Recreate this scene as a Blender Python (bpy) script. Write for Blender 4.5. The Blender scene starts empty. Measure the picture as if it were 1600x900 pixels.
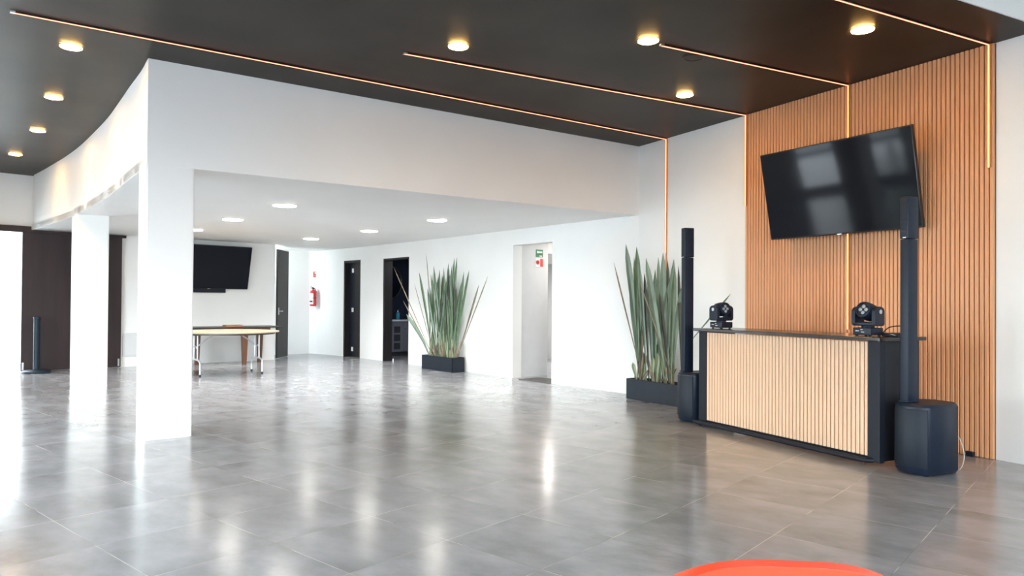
import bpy, bmesh, math, random
from mathutils import Vector, Matrix
PI = math.pi
sc = bpy.context.scene
COL = sc.collection
random.seed(7)

# ------------------------------------------------------------------ camera
F = 1126.24; CY = 462.33; PITCH = 0.0101954; ROLL = -0.0071606; HEAD = math.radians(150.8)
rt = Vector((math.sin(HEAD), -math.cos(HEAD), 0)); fw0 = Vector((math.cos(HEAD), math.sin(HEAD), 0))
fwd = fw0 * math.cos(PITCH) + Vector((0, 0, math.sin(PITCH)))
upv = -fw0 * math.sin(PITCH) + Vector((0, 0, math.cos(PITCH)))
RX = rt * math.cos(ROLL) - upv * math.sin(ROLL)
UP = rt * math.sin(ROLL) + upv * math.cos(ROLL)
cd = bpy.data.cameras.new('camera'); cam = bpy.data.objects.new('camera', cd); COL.objects.link(cam)
M = Matrix((RX, UP, -fwd)).transposed().to_4x4(); M.translation = Vector((0, 0, 1.30)); cam.matrix_world = M
cd.sensor_fit = 'HORIZONTAL'; cd.sensor_width = 36; cd.lens = 36 * F / 1600
cd.shift_y = (CY - 450) / 1600
cd.clip_start = 0.05; cd.clip_end = 200
sc.camera = cam

# ------------------------------------------------------------------ world, sun, portals, exposure
SKY = 10.0
W = bpy.data.worlds.new('sky'); sc.world = W; W.use_nodes = True
nt = W.node_tree; nt.nodes.clear()
out = nt.nodes.new('ShaderNodeOutputWorld'); bg = nt.nodes.new('ShaderNodeBackground')
tc = nt.nodes.new('ShaderNodeTexCoord'); sep = nt.nodes.new('ShaderNodeSeparateXYZ'); rampw = nt.nodes.new('ShaderNodeValToRGB')
nt.links.new(tc.outputs['Generated'], sep.inputs[0]); nt.links.new(sep.outputs['Z'], rampw.inputs[0])
rampw.color_ramp.elements[0].position = 0.0; rampw.color_ramp.elements[0].color = (0.88, 0.95, 1.0, 1)
rampw.color_ramp.elements[1].position = 0.8; rampw.color_ramp.elements[1].color = (0.72, 0.87, 1.0, 1)
nt.links.new(rampw.outputs[0], bg.inputs[0]); bg.inputs[1].default_value = SKY
nt.links.new(bg.outputs[0], out.inputs[0])
sd = bpy.data.lights.new('sun', 'SUN'); sd.energy = 7.0; sd.angle = 0.02; sd.color = (1, 0.95, 0.87)
so = bpy.data.objects.new('sun', sd); COL.objects.link(so)
so.rotation_euler = Vector((0.25, -0.75, -0.9)).to_track_quat('-Z', 'Y').to_euler()

H = 3.5576; L = 2.5713          # main ceiling, low ceiling
REAR = -3.9; RIGHT = 5.0; ROOF2 = 3.83
WIN_REAR = [(-11.9, -9.1), (-8.8, -6.0), (-5.7, -2.9)]   # x ranges
WIN_RIGHT = [(-3.6, -1.0), (-0.6, 2.4)]                                      # y ranges
WZ0, WZ1 = 0.12, 2.60
def portal(loc, rot, sx, sy):
    l = bpy.data.lights.new('window_portal', 'AREA'); l.shape = 'RECTANGLE'; l.size = sx; l.size_y = sy
    l.cycles.is_portal = True
    o = bpy.data.objects.new('window_portal', l); COL.objects.link(o); o.location = loc; o.rotation_euler = rot
for a, b in WIN_REAR:
    portal(((a + b) / 2, REAR - 0.02, (WZ0 + WZ1) / 2), (PI / 2, 0, 0), b - a, WZ1 - WZ0)
for a, b in WIN_RIGHT:
    portal((RIGHT + 0.02, (a + b) / 2, (WZ0 + WZ1) / 2), (PI / 2, 0, PI / 2), b - a, WZ1 - WZ0)
sc.view_settings.view_transform = 'Standard'; sc.view_settings.look = 'None'
sc.view_settings.gamma = 1; sc.view_settings.use_curve_mapping = False
sc.view_settings.exposure = 1.63
sc.cycles.max_bounces = 12; sc.cycles.diffuse_bounces = 7; sc.cycles.glossy_bounces = 5
sc.cycles.sample_clamp_indirect = 8; sc.cycles.use_denoising = True
sc.cycles.caustics_reflective = False; sc.cycles.caustics_refractive = False

# ------------------------------------------------------------------ materials
def new_mat(name):
    m = bpy.data.materials.new(name); m.use_nodes = True
    return m, m.node_tree, m.node_tree.nodes['Principled BSDF']
def mat(name, col, rough=0.5, metal=0.0, var=0.06, scale=6.0, bump=0.0, bscale=80, spec=0.5, coat=0.0, stretch=None):
    """a base colour broken up by noise in object space, with an optional noise bump"""
    m, t, p = new_mat(name)
    co = t.nodes.new('ShaderNodeTexCoord'); mp = t.nodes.new('ShaderNodeMapping')
    t.links.new(co.outputs['Object'], mp.inputs[0])
    if stretch: mp.inputs['Scale'].default_value = stretch
    n = t.nodes.new('ShaderNodeTexNoise'); n.inputs['Scale'].default_value = scale; n.inputs['Detail'].default_value = 5
    t.links.new(mp.outputs[0], n.inputs['Vector'])
    r = t.nodes.new('ShaderNodeValToRGB')
    lo = [max(0, c * (1 - var)) for c in col]; hi = [min(1, c * (1 + var)) for c in col]
    r.color_ramp.elements[0].position = 0.3; r.color_ramp.elements[1].position = 0.7
    r.color_ramp.elements[0].color = (*lo, 1); r.color_ramp.elements[1].color = (*hi, 1)
    t.links.new(n.outputs[0], r.inputs[0]); t.links.new(r.outputs[0], p.inputs['Base Color'])
    p.inputs['Roughness'].default_value = rough; p.inputs['Metallic'].default_value = metal
    p.inputs['Specular IOR Level'].default_value = spec; p.inputs['Coat Weight'].default_value = coat
    if bump:
        n2 = t.nodes.new('ShaderNodeTexNoise'); n2.inputs['Scale'].default_value = bscale
        t.links.new(mp.outputs[0], n2.inputs['Vector'])
        b = t.nodes.new('ShaderNodeBump'); b.inputs['Strength'].default_value = bump; b.inputs['Distance'].default_value = 0.01
        t.links.new(n2.outputs[0], b.inputs['Height']); t.links.new(b.outputs[0], p.inputs['Normal'])
    return m
def emit(name, col, strength):
    m, t, p = new_mat(name)
    p.inputs['Base Color'].default_value = (*col, 1)
    p.inputs['Emission Color'].default_value = (*col, 1); p.inputs['Emission Strength'].default_value = strength
    return m
def floor_mat():
    m, t, p = new_mat('porcelain_tiles'); N = t.nodes.new; Lk = t.links.new
    def mth(op, a, b=None, c=None):
        n = N('ShaderNodeMath'); n.operation = op
        for i, v in enumerate((a, b, c)):
            if v is None: continue
            if isinstance(v, (int, float)): n.inputs[i].default_value = v
            else: Lk(v, n.inputs[i])
        return n.outputs[0]
    g = N('ShaderNodeNewGeometry'); vr = N('ShaderNodeVectorRotate'); vr.rotation_type = 'Z_AXIS'
    vr.inputs['Angle'].default_value = -math.radians(20.15)
    Lk(g.outputs['Position'], vr.inputs[0]); s = N('ShaderNodeSeparateXYZ'); Lk(vr.outputs[0], s.inputs[0])
    u = mth('DIVIDE', mth('SUBTRACT', s.outputs[0], -0.878), 0.655)
    v = mth('DIVIDE', mth('SUBTRACT', s.outputs[1], 2.129), 0.652)
    def edge(x):
        f = mth('FRACT', x); return mth('MINIMUM', f, mth('SUBTRACT', 1.0, f))
    gl = mth('LESS_THAN', mth('MINIMUM', edge(u), edge(v)), 0.0024)
    cmb = N('ShaderNodeCombineXYZ'); Lk(mth('FLOOR', u), cmb.inputs[0]); Lk(mth('FLOOR', v), cmb.inputs[1])
    wn = N('ShaderNodeTexWhiteNoise'); wn.noise_dimensions = '3D'; Lk(cmb.outputs[0], wn.inputs['Vector'])
    off = N('ShaderNodeVectorMath'); off.operation = 'ADD'
    sc3 = N('ShaderNodeVectorMath'); sc3.operation = 'SCALE'; sc3.inputs[3].default_value = 9.0; Lk(wn.outputs['Color'], sc3.inputs[0])
    Lk(vr.outputs[0], off.inputs[0]); Lk(sc3.outputs[0], off.inputs[1])
    mp = N('ShaderNodeMapping'); mp.inputs['Scale'].default_value = (1.0, 1.5, 1.0); Lk(off.outputs[0], mp.inputs[0])
    n1 = N('ShaderNodeTexNoise'); n1.inputs['Scale'].default_value = 2.2; n1.inputs['Detail'].default_value = 8; n1.inputs['Roughness'].default_value = 0.62
    Lk(mp.outputs[0], n1.inputs['Vector'])
    r = N('ShaderNodeValToRGB'); r.color_ramp.elements[0].position = 0.3; r.color_ramp.elements[1].position = 0.72
    r.color_ramp.elements[0].color = (0.215, 0.218, 0.232, 1); r.color_ramp.elements[1].color = (0.41, 0.418, 0.445, 1)
    Lk(n1.outputs[0], r.inputs[0])
    tint = N('ShaderNodeMix'); tint.data_type = 'RGBA'; tint.blend_type = 'MULTIPLY'; tint.inputs[0].default_value = 0.10
    Lk(r.outputs[0], tint.inputs[6]); Lk(wn.outputs['Value'], tint.inputs[7])
    n3 = N('ShaderNodeTexNoise'); n3.inputs['Scale'].default_value = 2.3; Lk(g.outputs['Position'], n3.inputs['Vector'])
    gr = N('ShaderNodeValToRGB'); gr.color_ramp.elements[0].position = 0.46; gr.color_ramp.elements[1].position = 0.56
    gr.color_ramp.elements[0].color = (0.06, 0.055, 0.05, 1); gr.color_ramp.elements[1].color = (0.52, 0.50, 0.48, 1)
    Lk(n3.outputs[0], gr.inputs[0])
    mix = N('ShaderNodeMix'); mix.data_type = 'RGBA'; Lk(gl, mix.inputs[0]); Lk(tint.outputs[2], mix.inputs[6]); Lk(gr.outputs[0], mix.inputs[7])
    Lk(mix.outputs[2], p.inputs['Base Color'])
    n2 = N('ShaderNodeTexNoise'); n2.inputs['Scale'].default_value = 5.0; n2.inputs['Detail'].default_value = 6; Lk(mp.outputs[0], n2.inputs['Vector'])
    rr = N('ShaderNodeMapRange'); rr.inputs[3].default_value = 0.175; rr.inputs[4].default_value = 0.205; Lk(n2.outputs[0], rr.inputs[0])
    rg = N('ShaderNodeMix'); Lk(gl, rg.inputs[0]); Lk(rr.outputs[0], rg.inputs[2]); rg.inputs[3].default_value = 0.6
    Lk(rg.outputs[0], p.inputs['Roughness']); p.inputs['Specular IOR Level'].default_value = 0.5; p.inputs['IOR'].default_value = 1.8
    b = N('ShaderNodeBump'); b.inputs['Strength'].default_value = 0.006; b.inputs['Distance'].default_value = 0.005; Lk(n2.outputs[0], b.inputs['Height'])
    Lk(b.outputs[0], p.inputs['Normal'])
    return m
MT = dict(
    white=mat('white_paint', (0.82, 0.82, 0.80), 0.6, var=0.015, scale=1.5, bump=0.04, bscale=40),
    dark=mat('dark_plaster', (0.026, 0.021, 0.016), 0.45, spec=0.16, var=0.38, scale=1.1, bump=0.06, bscale=3),
    floor=floor_mat(),
    oak=mat('warm_oak_slats', (0.70, 0.345, 0.165), 0.45, var=0.06, scale=5, stretch=(14, 14, 0.6)),
    oakback=mat('slat_backing', (0.22, 0.085, 0.03), 0.6, var=0.15, scale=5),  # darker than the slats: groove shade is put into this colour
    maple=mat('pale_oak_slats', (0.74, 0.51, 0.335), 0.45, var=0.03, scale=5, stretch=(14, 14, 0.6)),
    mapleback=mat('pale_slat_backing', (0.36, 0.19, 0.09), 0.6, var=0.1, scale=5),  # shade between the bar slats painted in as darker wood
    walnut=mat('dark_walnut', (0.026, 0.016, 0.017), 0.45, spec=0.3, var=0.22, scale=3, stretch=(3, 3, 0.3)),
    espresso=mat('espresso_door', (0.014, 0.011, 0.011), 0.5, spec=0.3, var=0.2, scale=3, stretch=(6, 6, 0.5)),
    black=mat('black_laminate', (0.009, 0.012, 0.020), 0.5, spec=0.25, var=0.15, scale=8),
    bartop=mat('dark_bar_top', (0.028, 0.022, 0.022), 0.22, var=0.2, scale=6),
    plastic=mat('black_plastic', (0.005, 0.012, 0.027), 0.45, spec=0.35, var=0.12, scale=20, bump=0.05, bscale=300),  # blue tint stands in for sky reflected in the black
    grille=mat('black_grille', (0.006, 0.012, 0.022), 0.5, spec=0.35, var=0.4, scale=260, bump=0.2, bscale=420),
    screen=mat('screen_glass', (0.006, 0.008, 0.013), 0.06, var=0.05, spec=0.16),
    bezel=mat('screen_bezel', (0.012, 0.012, 0.013), 0.3, var=0.05),
    chrome=mat('chrome', (0.75, 0.75, 0.76), 0.2, metal=1, var=0.02),
    steel=mat('brushed_steel', (0.55, 0.56, 0.57), 0.35, metal=1, var=0.05),
    lens=mat('lamp_lens', (0.30, 0.33, 0.36), 0.10, var=0.02, spec=0.9),
    copper=mat('copper_channel', (0.62, 0.26, 0.12), 0.35, metal=0.6, var=0.08),
    leaf=mat('sword_leaf', (0.13, 0.20, 0.115), 0.42, var=0.40, scale=5, stretch=(3, 3, 0.8)),
    leafgrey=mat('grey_green_leaf', (0.21, 0.29, 0.225), 0.42, var=0.30, scale=4, stretch=(3, 3, 0.8)),
    leafpale=mat('pale_leaf_base', (0.27, 0.33, 0.20), 0.5, var=0.2, scale=6),
    leafdry=mat('dry_leaf', (0.27, 0.215, 0.15), 0.7, var=0.35, scale=6),
    leafdark=mat('dark_leaf', (0.05, 0.055, 0.035), 0.5, var=0.4, scale=5),
    soil=mat('soil', (0.06, 0.04, 0.028), 0.95, var=0.5, scale=40, bump=0.8, bscale=60),
    planter=mat('black_planter', (0.006, 0.011, 0.020), 0.45, spec=0.3, var=0.2, scale=8),
    table=mat('beige_table_top', (0.47, 0.36, 0.25), 0.45, var=0.06, scale=5),
    tableleg=mat('grey_steel_leg', (0.62, 0.64, 0.66), 0.35, metal=0.3, var=0.05),
    brown=mat('brown_wood', (0.15, 0.065, 0.035), 0.45, var=0.3, scale=5, stretch=(8, 8, 0.7)),
    darktop=mat('dark_table_top', (0.035, 0.03, 0.027), 0.4, var=0.2),
    tray=mat('reddish_wood', (0.36, 0.15, 0.08), 0.5, var=0.2),
    red=mat('extinguisher_red', (0.55, 0.015, 0.03), 0.3, var=0.05),
    labelw=mat('label_white', (0.75, 0.75, 0.73), 0.5, var=0.05),
    signred=mat('sign_red', (0.65, 0.06, 0.06), 0.5, var=0.03),
    signgreen=mat('sign_green', (0.02, 0.22, 0.09), 0.5, var=0.03),
    signblack=mat('sign_black', (0.03, 0.03, 0.03), 0.5, var=0.03),
    chair=mat('red_plastic', (0.80, 0.075, 0.030), 0.16, var=0.04, scale=3, spec=0.6),
    navy=mat('navy_wall', (0.012, 0.018, 0.040), 0.5, var=0.1),
    cabinet=mat('grey_cabinet', (0.16, 0.16, 0.19), 0.5, var=0.08),
    cabdark=mat('cabinet_recess', (0.03, 0.03, 0.04), 0.6, var=0.1),  # dark grey for the plinth and the painted shelf shade
    counter=mat('pale_counter', (0.62, 0.66, 0.70), 0.3, var=0.06),
    bottle=mat('teal_bottle', (0.05, 0.30, 0.42), 0.15, var=0.1),
    mirror=mat('dark_mirror', (0.10, 0.12, 0.16), 0.05, metal=1, var=0.02),
    brass=mat('brass_rim', (0.36, 0.28, 0.16), 0.3, metal=1, var=0.1),
    mat_=mat('door_mat', (0.10, 0.095, 0.095), 0.95, var=0.2, scale=90, bump=0.5, bscale=200),
    post=mat('stanchion_black', (0.012, 0.024, 0.036), 0.45, spec=0.2, var=0.1),
    panelgrey=mat('grey_panel', (0.60, 0.61, 0.61), 0.5, var=0.02),
    concrete=mat('terrace', (0.26, 0.27, 0.28), 0.85, var=0.1, scale=2),
    foliage=mat('tree_leaves', (0.10, 0.22, 0.035), 0.5, var=0.6, scale=3),
    bark=mat('tree_bark', (0.12, 0.09, 0.06), 0.9, var=0.3),
    alu=mat('dark_window_frame', (0.03, 0.03, 0.033), 0.4, var=0.1),
    cable_w=mat('pale_cable', (0.6, 0.6, 0.6), 0.5, var=0.05),
    warm=emit('warm_lamp', (1.0, 0.56, 0.16), 60),
    cool=emit('white_lamp', (1.0, 0.95, 0.86), 11),
    led=emit('led_orange', (1.0, 0.27, 0.15), 1.2),
    ledwall=emit('led_amber', (1.0, 0.30, 0.085), 1.5),
)

# ------------------------------------------------------------------ builders
class MB:
    def __init__(s): s.b = bmesh.new()
    def box(s, c, size, rot=None, bevel=0.0):
        g = bmesh.ops.create_cube(s.b, size=1.0); vs = g['verts']
        m = Matrix.Translation(Vector(c)) @ (rot.to_4x4() if rot is not None else Matrix.Identity(4)) @ Matrix.Diagonal((*size, 1))
        bmesh.ops.transform(s.b, matrix=m, verts=vs)
        if bevel:
            es = list({e for v in vs for e in v.link_edges})
            bmesh.ops.bevel(s.b, geom=es, offset=bevel, segments=3, affect='EDGES', profile=0.5)
        return s
    def prism(s, poly, z0, z1):
        n = len(poly)
        area = sum(poly[i][0] * poly[(i + 1) % n][1] - poly[(i + 1) % n][0] * poly[i][1] for i in range(n))
        if area < 0: poly = poly[::-1]
        lo = [s.b.verts.new((x, y, z0)) for x, y in poly]; hi = [s.b.verts.new((x, y, z1)) for x, y in poly]
        s.b.faces.new(lo[::-1]); s.b.faces.new(hi)
        for i in range(n): s.b.faces.new((lo[i], lo[(i + 1) % n], hi[(i + 1) % n], hi[i]))
        return s
    def rings(s, rings, close=True, capa=True, capb=True):
        """skin a list of vertex rings"""
        rv = [[s.b.verts.new(p) for p in r] for r in rings]; n = len(rv[0])
        for a, b in zip(rv[:-1], rv[1:]):
            for i in range(n if close else n - 1):
                j = (i + 1) % n; s.b.faces.new((a[i], a[j], b[j], b[i]))
        if capa and close: s.b.faces.new(rv[0][::-1])
        if capb and close: s.b.faces.new(rv[-1])
        return s
    def lathe(s, prof, n=32, c=(0, 0, 0), axis=None):
        R = axis if axis is not None else Matrix.Identity(3)
        rs = []
        for r, z in prof:
            rs.append([Vector(c) + R @ Vector((max(r, 1e-4) * math.cos(2 * PI * i / n), max(r, 1e-4) * math.sin(2 * PI * i / n), z)) for i in range(n)])
        return s.rings(rs)
    def tube(s, pts, r, n=10):
        pts = [Vector(p) for p in pts]; rs = []
        for i, p in enumerate(pts):
            d = (pts[min(i + 1, len(pts) - 1)] - pts[max(i - 1, 0)]).normalized()
            a = d.cross(Vector((0, 0, 1)));
            if a.length < 0.05: a = d.cross(Vector((1, 0, 0)))
            a.normalize(); b = d.cross(a)
            rr = r[i] if isinstance(r, (list, tuple)) else r
            rs.append([p + (a * math.cos(2 * PI * k / n) + b * math.sin(2 * PI * k / n)) * rr for k in range(n)])
        return s.rings(rs)
    def build(s, name, m, parent=None, smooth=False):
        bmesh.ops.recalc_face_normals(s.b, faces=s.b.faces)
        me = bpy.data.meshes.new(name); s.b.to_mesh(me); s.b.free()
        me.materials.append(m)
        if smooth:
            for p in me.polygons: p.use_smooth = True
            try: me.set_sharp_from_angle(angle=math.radians(38))
            except Exception: pass
        o = bpy.data.objects.new(name, me); COL.objects.link(o)
        if parent is not None: o.parent = parent
        return o
def thing(name, label, cat, loc=(0, 0, 0), rz=0.0, group=None):
    o = bpy.data.objects.new(name, None); o.empty_display_size = 0.1; COL.objects.link(o)
    o.location = loc; o.rotation_euler = (0, 0, rz); o['label'] = label; o['category'] = cat
    if group: o['group'] = group
    return o
def tag(o, label, cat, group=None):
    o['label'] = label; o['category'] = cat
    if group: o['group'] = group
    return o
def struct(o): o['kind'] = 'structure'; return o
def dup(src, loc, rz, label, group=None):
    r = src.copy(); COL.objects.link(r); r.location = loc; r.rotation_euler = (0, 0, rz); r['label'] = label
    if group: r['group'] = group
    def kids(a, b):
        for ch in list(a.children):
            c = ch.copy(); COL.objects.link(c); c.parent = b; kids(ch, c)
    kids(src, r)
    return r
def rotz(a): return Matrix.Rotation(a, 3, 'Z')
def smooth_pts(pts, n=8):
    P = [Vector(p) for p in pts]; out = []
    for i in range(len(P) - 1):
        p0 = P[max(i - 1, 0)]; p1 = P[i]; p2 = P[i + 1]; p3 = P[min(i + 2, len(P) - 1)]
        for k in range(n):
            t = k / n
            out.append(0.5 * ((2 * p1) + (p2 - p0) * t + (2 * p0 - 5 * p1 + 4 * p2 - p3) * t * t + (3 * p1 - p0 - 3 * p2 + p3) * t ** 3))
    out.append(P[-1]); return out
def wall_path(name, pts, z0, z1, th, side, holes=(), m='white'):
    """wall along a plan polyline; side=+1 puts the thickness left of travel; holes = (s0, s1, z0, z1) along the path"""
    pts = [Vector((p[0], p[1])) for p in pts]
    seg = [(b - a).length for a, b in zip(pts[:-1], pts[1:])]; cum = [0]
    for l in seg: cum.append(cum[-1] + l)
    nrm = []
    for i in range(len(pts)):
        d = (pts[min(i + 1, len(pts) - 1)] - pts[max(i - 1, 0)]).normalized(); nrm.append(Vector((-d.y, d.x)) * side)
    def at(s_):
        for i in range(len(seg)):
            if s_ <= cum[i + 1] + 1e-6:
                t = (s_ - cum[i]) / seg[i]; return pts[i].lerp(pts[i + 1], t), nrm[i].lerp(nrm[i + 1], t)
        return pts[-1], nrm[-1]
    cuts = sorted(set([round(c, 5) for c in cum] + [round(h[k], 5) for h in holes for k in (0, 1)]))
    b = MB()
    for a, c in zip(cuts[:-1], cuts[1:]):
        if c - a < 1e-4: continue
        spans = [(z0, z1)]
        for h in holes:
            if h[0] <= a + 1e-4 and h[1] >= c - 1e-4:
                ns = []
                for u, v in spans:
                    if h[2] > u: ns.append((u, min(v, h[2])))
                    if h[3] < v: ns.append((max(u, h[3]), v))
                spans = ns
        (pa, na), (pc, nc) = at(a), at(c)
        for u, v in spans:
            b.prism([tuple(pa), tuple(pc), tuple(pc + nc * th), tuple(pa + na * th)], u, v)
    bmesh.ops.remove_doubles(b.b, verts=b.b.verts, dist=1e-5)
    return struct(b.build(name, MT[m]))

# ------------------------------------------------------------------ the setting
YM = 6.60                                                   # main wall face
struct(MB().prism([(-23, -9), (8, -9), (8, 12), (-23, 12)], -0.15, 0.0).build('floor', MT['floor']))
struct(MB().prism([(-60, -60), (60, -60), (60, 60), (-60, 60)], -0.4, -0.16).build('ground', MT['concrete']))

WB = [(-8.10, 6.60), (-9.925, 6.30), (-12.366, 5.885), (-14.351, 5.505), (-16.323, 5.09), (-17.2, 4.86), (-17.762, 4.69), (-18.10, 4.54), (-18.33, 4.40)]
def arc_s(x):                                               # arc length along WB at a given x
    s_ = 0
    for a, b in zip(WB[:-1], WB[1:]):
        l = math.hypot(b[0] - a[0], b[1] - a[1])
        if b[0] <= x: return s_ + l * (a[0] - x) / (a[0] - b[0])
        s_ += l
def pB(x, off=0.0):                                         # point on WB face at x, moved off metres into the room
    for a, b in zip(WB[:-1], WB[1:]):
        if b[0] <= x <= a[0]:
            t = (a[0] - x) / (a[0] - b[0]); y = a[1] + (b[1] - a[1]) * t
            d = Vector((b[0] - a[0], b[1] - a[1])).normalized()
            return Vector((x, y)) + Vector((-d.y, d.x)) * off      # left of travel(-x) is -y: into the room
D1x, D2x, OPx = (-16.325, -17.036), (-14.318, -15.333), (-9.935, -10.935)
holesB = [(arc_s(D1x[0]), arc_s(D1x[1]), 0, 2.285), (arc_s(D2x[0]), arc_s(D2x[1]), 0, 2.265), (arc_s(OPx[0]), arc_s(OPx[1]), 0, 2.31)]
wall_path('wall_back', WB, 0, L + 0.12, 0.20, -1, holesB)
wall_path('wall_main', [(RIGHT + 0.2, YM), (-8.75, YM)], 0, ROOF2 + 0.2, 0.2, -1)
WCd = Vector((-0.22, 1.0)).normalized(); WCn = Vector((1.0, 0.22)).normalized(); WC0 = Vector((-16.05, 0.3))
def pC(s_, off=0.0): return WC0 + WCd * s_ + WCn * off
wall_path('wall_far', [pC(-6.0), pC(3.01)], 0, H + 0.1, 0.16, 1, [(6.0 - 3.9, 6.0 - 1.71, 0, 2.54)])
# recess beyond the end of the far wall
pD1, pD2 = Vector((-18.10, 3.55)), Vector((-18.33, 4.40))
wall_path('wall_recess', [(-17.95, 2.95), (-18.33, 4.40)], 0, L + 0.1, 0.15, 1)
wall_path('wall_recess_side', [pC(2.6, -0.16), pC(2.6, -2.2)], 0, L + 0.1, 0.1, -1)
# corridor beyond the sliding panel
cA = pC(-1.71, -0.16)
wall_path('wall_corridor', [(cA.x, cA.y), (-20.1, -1.92)], 0, 2.75, 0.12, -1)
wall_path('wall_corridor_end', [(-20.1, -1.8), (-19.5, -6.5)], 0, 2.75, 0.12, -1)
struct(MB().prism([(-15.9, -1.2), (-20.4, -1.6), (-20.4, -4.6), (-15.2, -4.6)], 2.75, 2.85).build('ceiling_corridor', MT['white']))

# the curved bulkhead and the low ceiling behind it
CURVE = [(-7.50, 0.293), (-7.98, 0.247), (-8.60, 0.165), (-9.25, 0.085), (-10.25, -0.045), (-11.54, -0.261), (-12.45, -0.43), (-13.35, -0.63), (-14.27, -0.86), (-15.0, -1.05), (-15.60, -1.215)]
CV = [(p.x, p.y) for p in smooth_pts([(a, b, 0) for a, b in CURVE], 5)]
CV.append(tuple(pC(-1.42, -0.02)))
wall_path('wall_bulkhead', CV, L, H + 0.02, 0.14, -1)          # thickness on the low-ceiling side below
wall_path('wall_beam', [(-7.50, 0.293), (-8.115, 6.61)], L, H + 0.02, 0.2, 1)
lowpoly = CV + [tuple(pC(3.05, -0.02)), (-18.5, 3.0), (-18.6, 4.3)] + [(a, b + 0.1) for a, b in WB[::-1]] + [(-8.13, 6.59), (-7.52, 0.30)]
struct(MB().prism(lowpoly, L + 0.006, L + 0.1).build('ceiling_low', MT['white']))
# dark main ceiling, with a raised white ceiling on the side the camera stands
EDGE0, EDGE1 = (-2.985, 6.62), (-3.45, -6.0)
struct(MB().prism([EDGE0, (-8.4, 6.75), (-16.6, 6.5), (-16.9, 2.5), (-15.2, -6.0), EDGE1], H, H + 0.12).build('ceiling', MT['dark']))
struct(MB().prism([(EDGE0[0] + 0.012, 6.62), (EDGE1[0] + 0.012, -6), (EDGE1[0] - 0.1, -6), (EDGE0[0] - 0.1, 6.62)], H + 0.004, ROOF2).build('trim_1', MT['white']))
struct(MB().prism([(-3.6, 6.8), (-3.6, -6), (RIGHT + 0.3, -6), (RIGHT + 0.3, 6.8)], ROOF2, ROOF2 + 0.12).build('ceiling_raised', MT['white']))
# columns
def column(name, poly, z1):
    b = MB().prism(poly, 0, z1)
    es = [e for e in b.b.edges if abs(e.verts[0].co.z - e.verts[1].co.z) > 0.5]
    bmesh.ops.bevel(b.b, geom=es, offset=0.012, segments=2, affect='EDGES')
    return struct(b.build(name, MT['white']))
column('column', [(-7.497, 0.290), (-7.548, 0.706), (-8.02, 0.66), (-7.967, 0.243)], L + 0.02)
column('column', [(-12.448, -0.434), (-12.50, -0.01), (-12.91, -0.08), (-12.86, -0.51)], L + 0.02)
# glazed rear and right walls (behind the camera): mullioned openings
def glazed(name, p0, p1, wins, th, side, z1, horiz):
    holes = []
    for a, b in wins:
        s0, s1 = sorted((abs((a - (p0[0] if horiz else p0[1]))), abs((b - (p0[0] if horiz else p0[1])))))
        holes.append((s0, s1, WZ0, WZ1))
    wall_path(name, [p0, p1], 0, z1, th, side, holes)
glazed('wall_rear', (-16.5, REAR), (RIGHT + 0.2, REAR), WIN_REAR, 0.2, -1, ROOF2 + 0.1, True)
glazed('wall_right', (RIGHT, REAR), (RIGHT, YM + 0.1), WIN_RIGHT, 0.2, -1, ROOF2 + 0.1, False)
k = 0
for horiz, wins in ((True, WIN_REAR), (False, WIN_RIGHT)):
    for a, b in wins:
        k += 1; f = MB(); zc = (WZ0 + WZ1) / 2; zh = WZ1 - WZ0
        def bar(u, z, su, sz):
            if horiz: f.box((u, REAR - 0.10, z), (su, 0.06, sz))
            else: f.box((RIGHT + 0.10, u, z), (0.06, su, sz))
        for u in (a + 0.025, (a + b) / 2, b - 0.025): bar(u, zc, 0.05, zh)
        for z in (WZ0 + 0.025, WZ1 - 0.025, 1.05): bar((a + b) / 2, z, b - a, 0.05)
        struct(f.build('window_%d' % k, MT['alu']))

# ------------------------------------------------------------------ slatted wall cladding
def slats(b, x0, x1, pitch, wid, dep, z0, z1, y):
    n = round((x1 - x0) / pitch); p = (x1 - x0) / n
    for i in range(n):
        xc = x0 + (i + 0.5) * p; h = wid / 2
        prof = [(xc - h, y), (xc - h, y - dep * 0.72), (xc - h * 0.72, y - dep), (xc + h * 0.72, y - dep), (xc + h, y - dep * 0.72), (xc + h, y)]
        b.prism(prof, z0, z1)
SX0, SX1 = -6.105, -3.350
t = thing('slat_cladding', 'warm oak vertical slat cladding on the white wall behind the bar and big screen', 'wall panel', ((SX0 + SX1) / 2, YM, 0))
cx = (SX0 + SX1) / 2
MB().box((0, -0.006, 1.776), (SX1 - SX0, 0.008, 3.55)).build('backing', MT['oakback'], t)
b = MB(); slats(b, SX0 - cx, SX1 - cx, 0.0412, 0.0325, 0.022, 0.004, 3.553, -0.010)
b.build('slats', MT['oak'], t)

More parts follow.
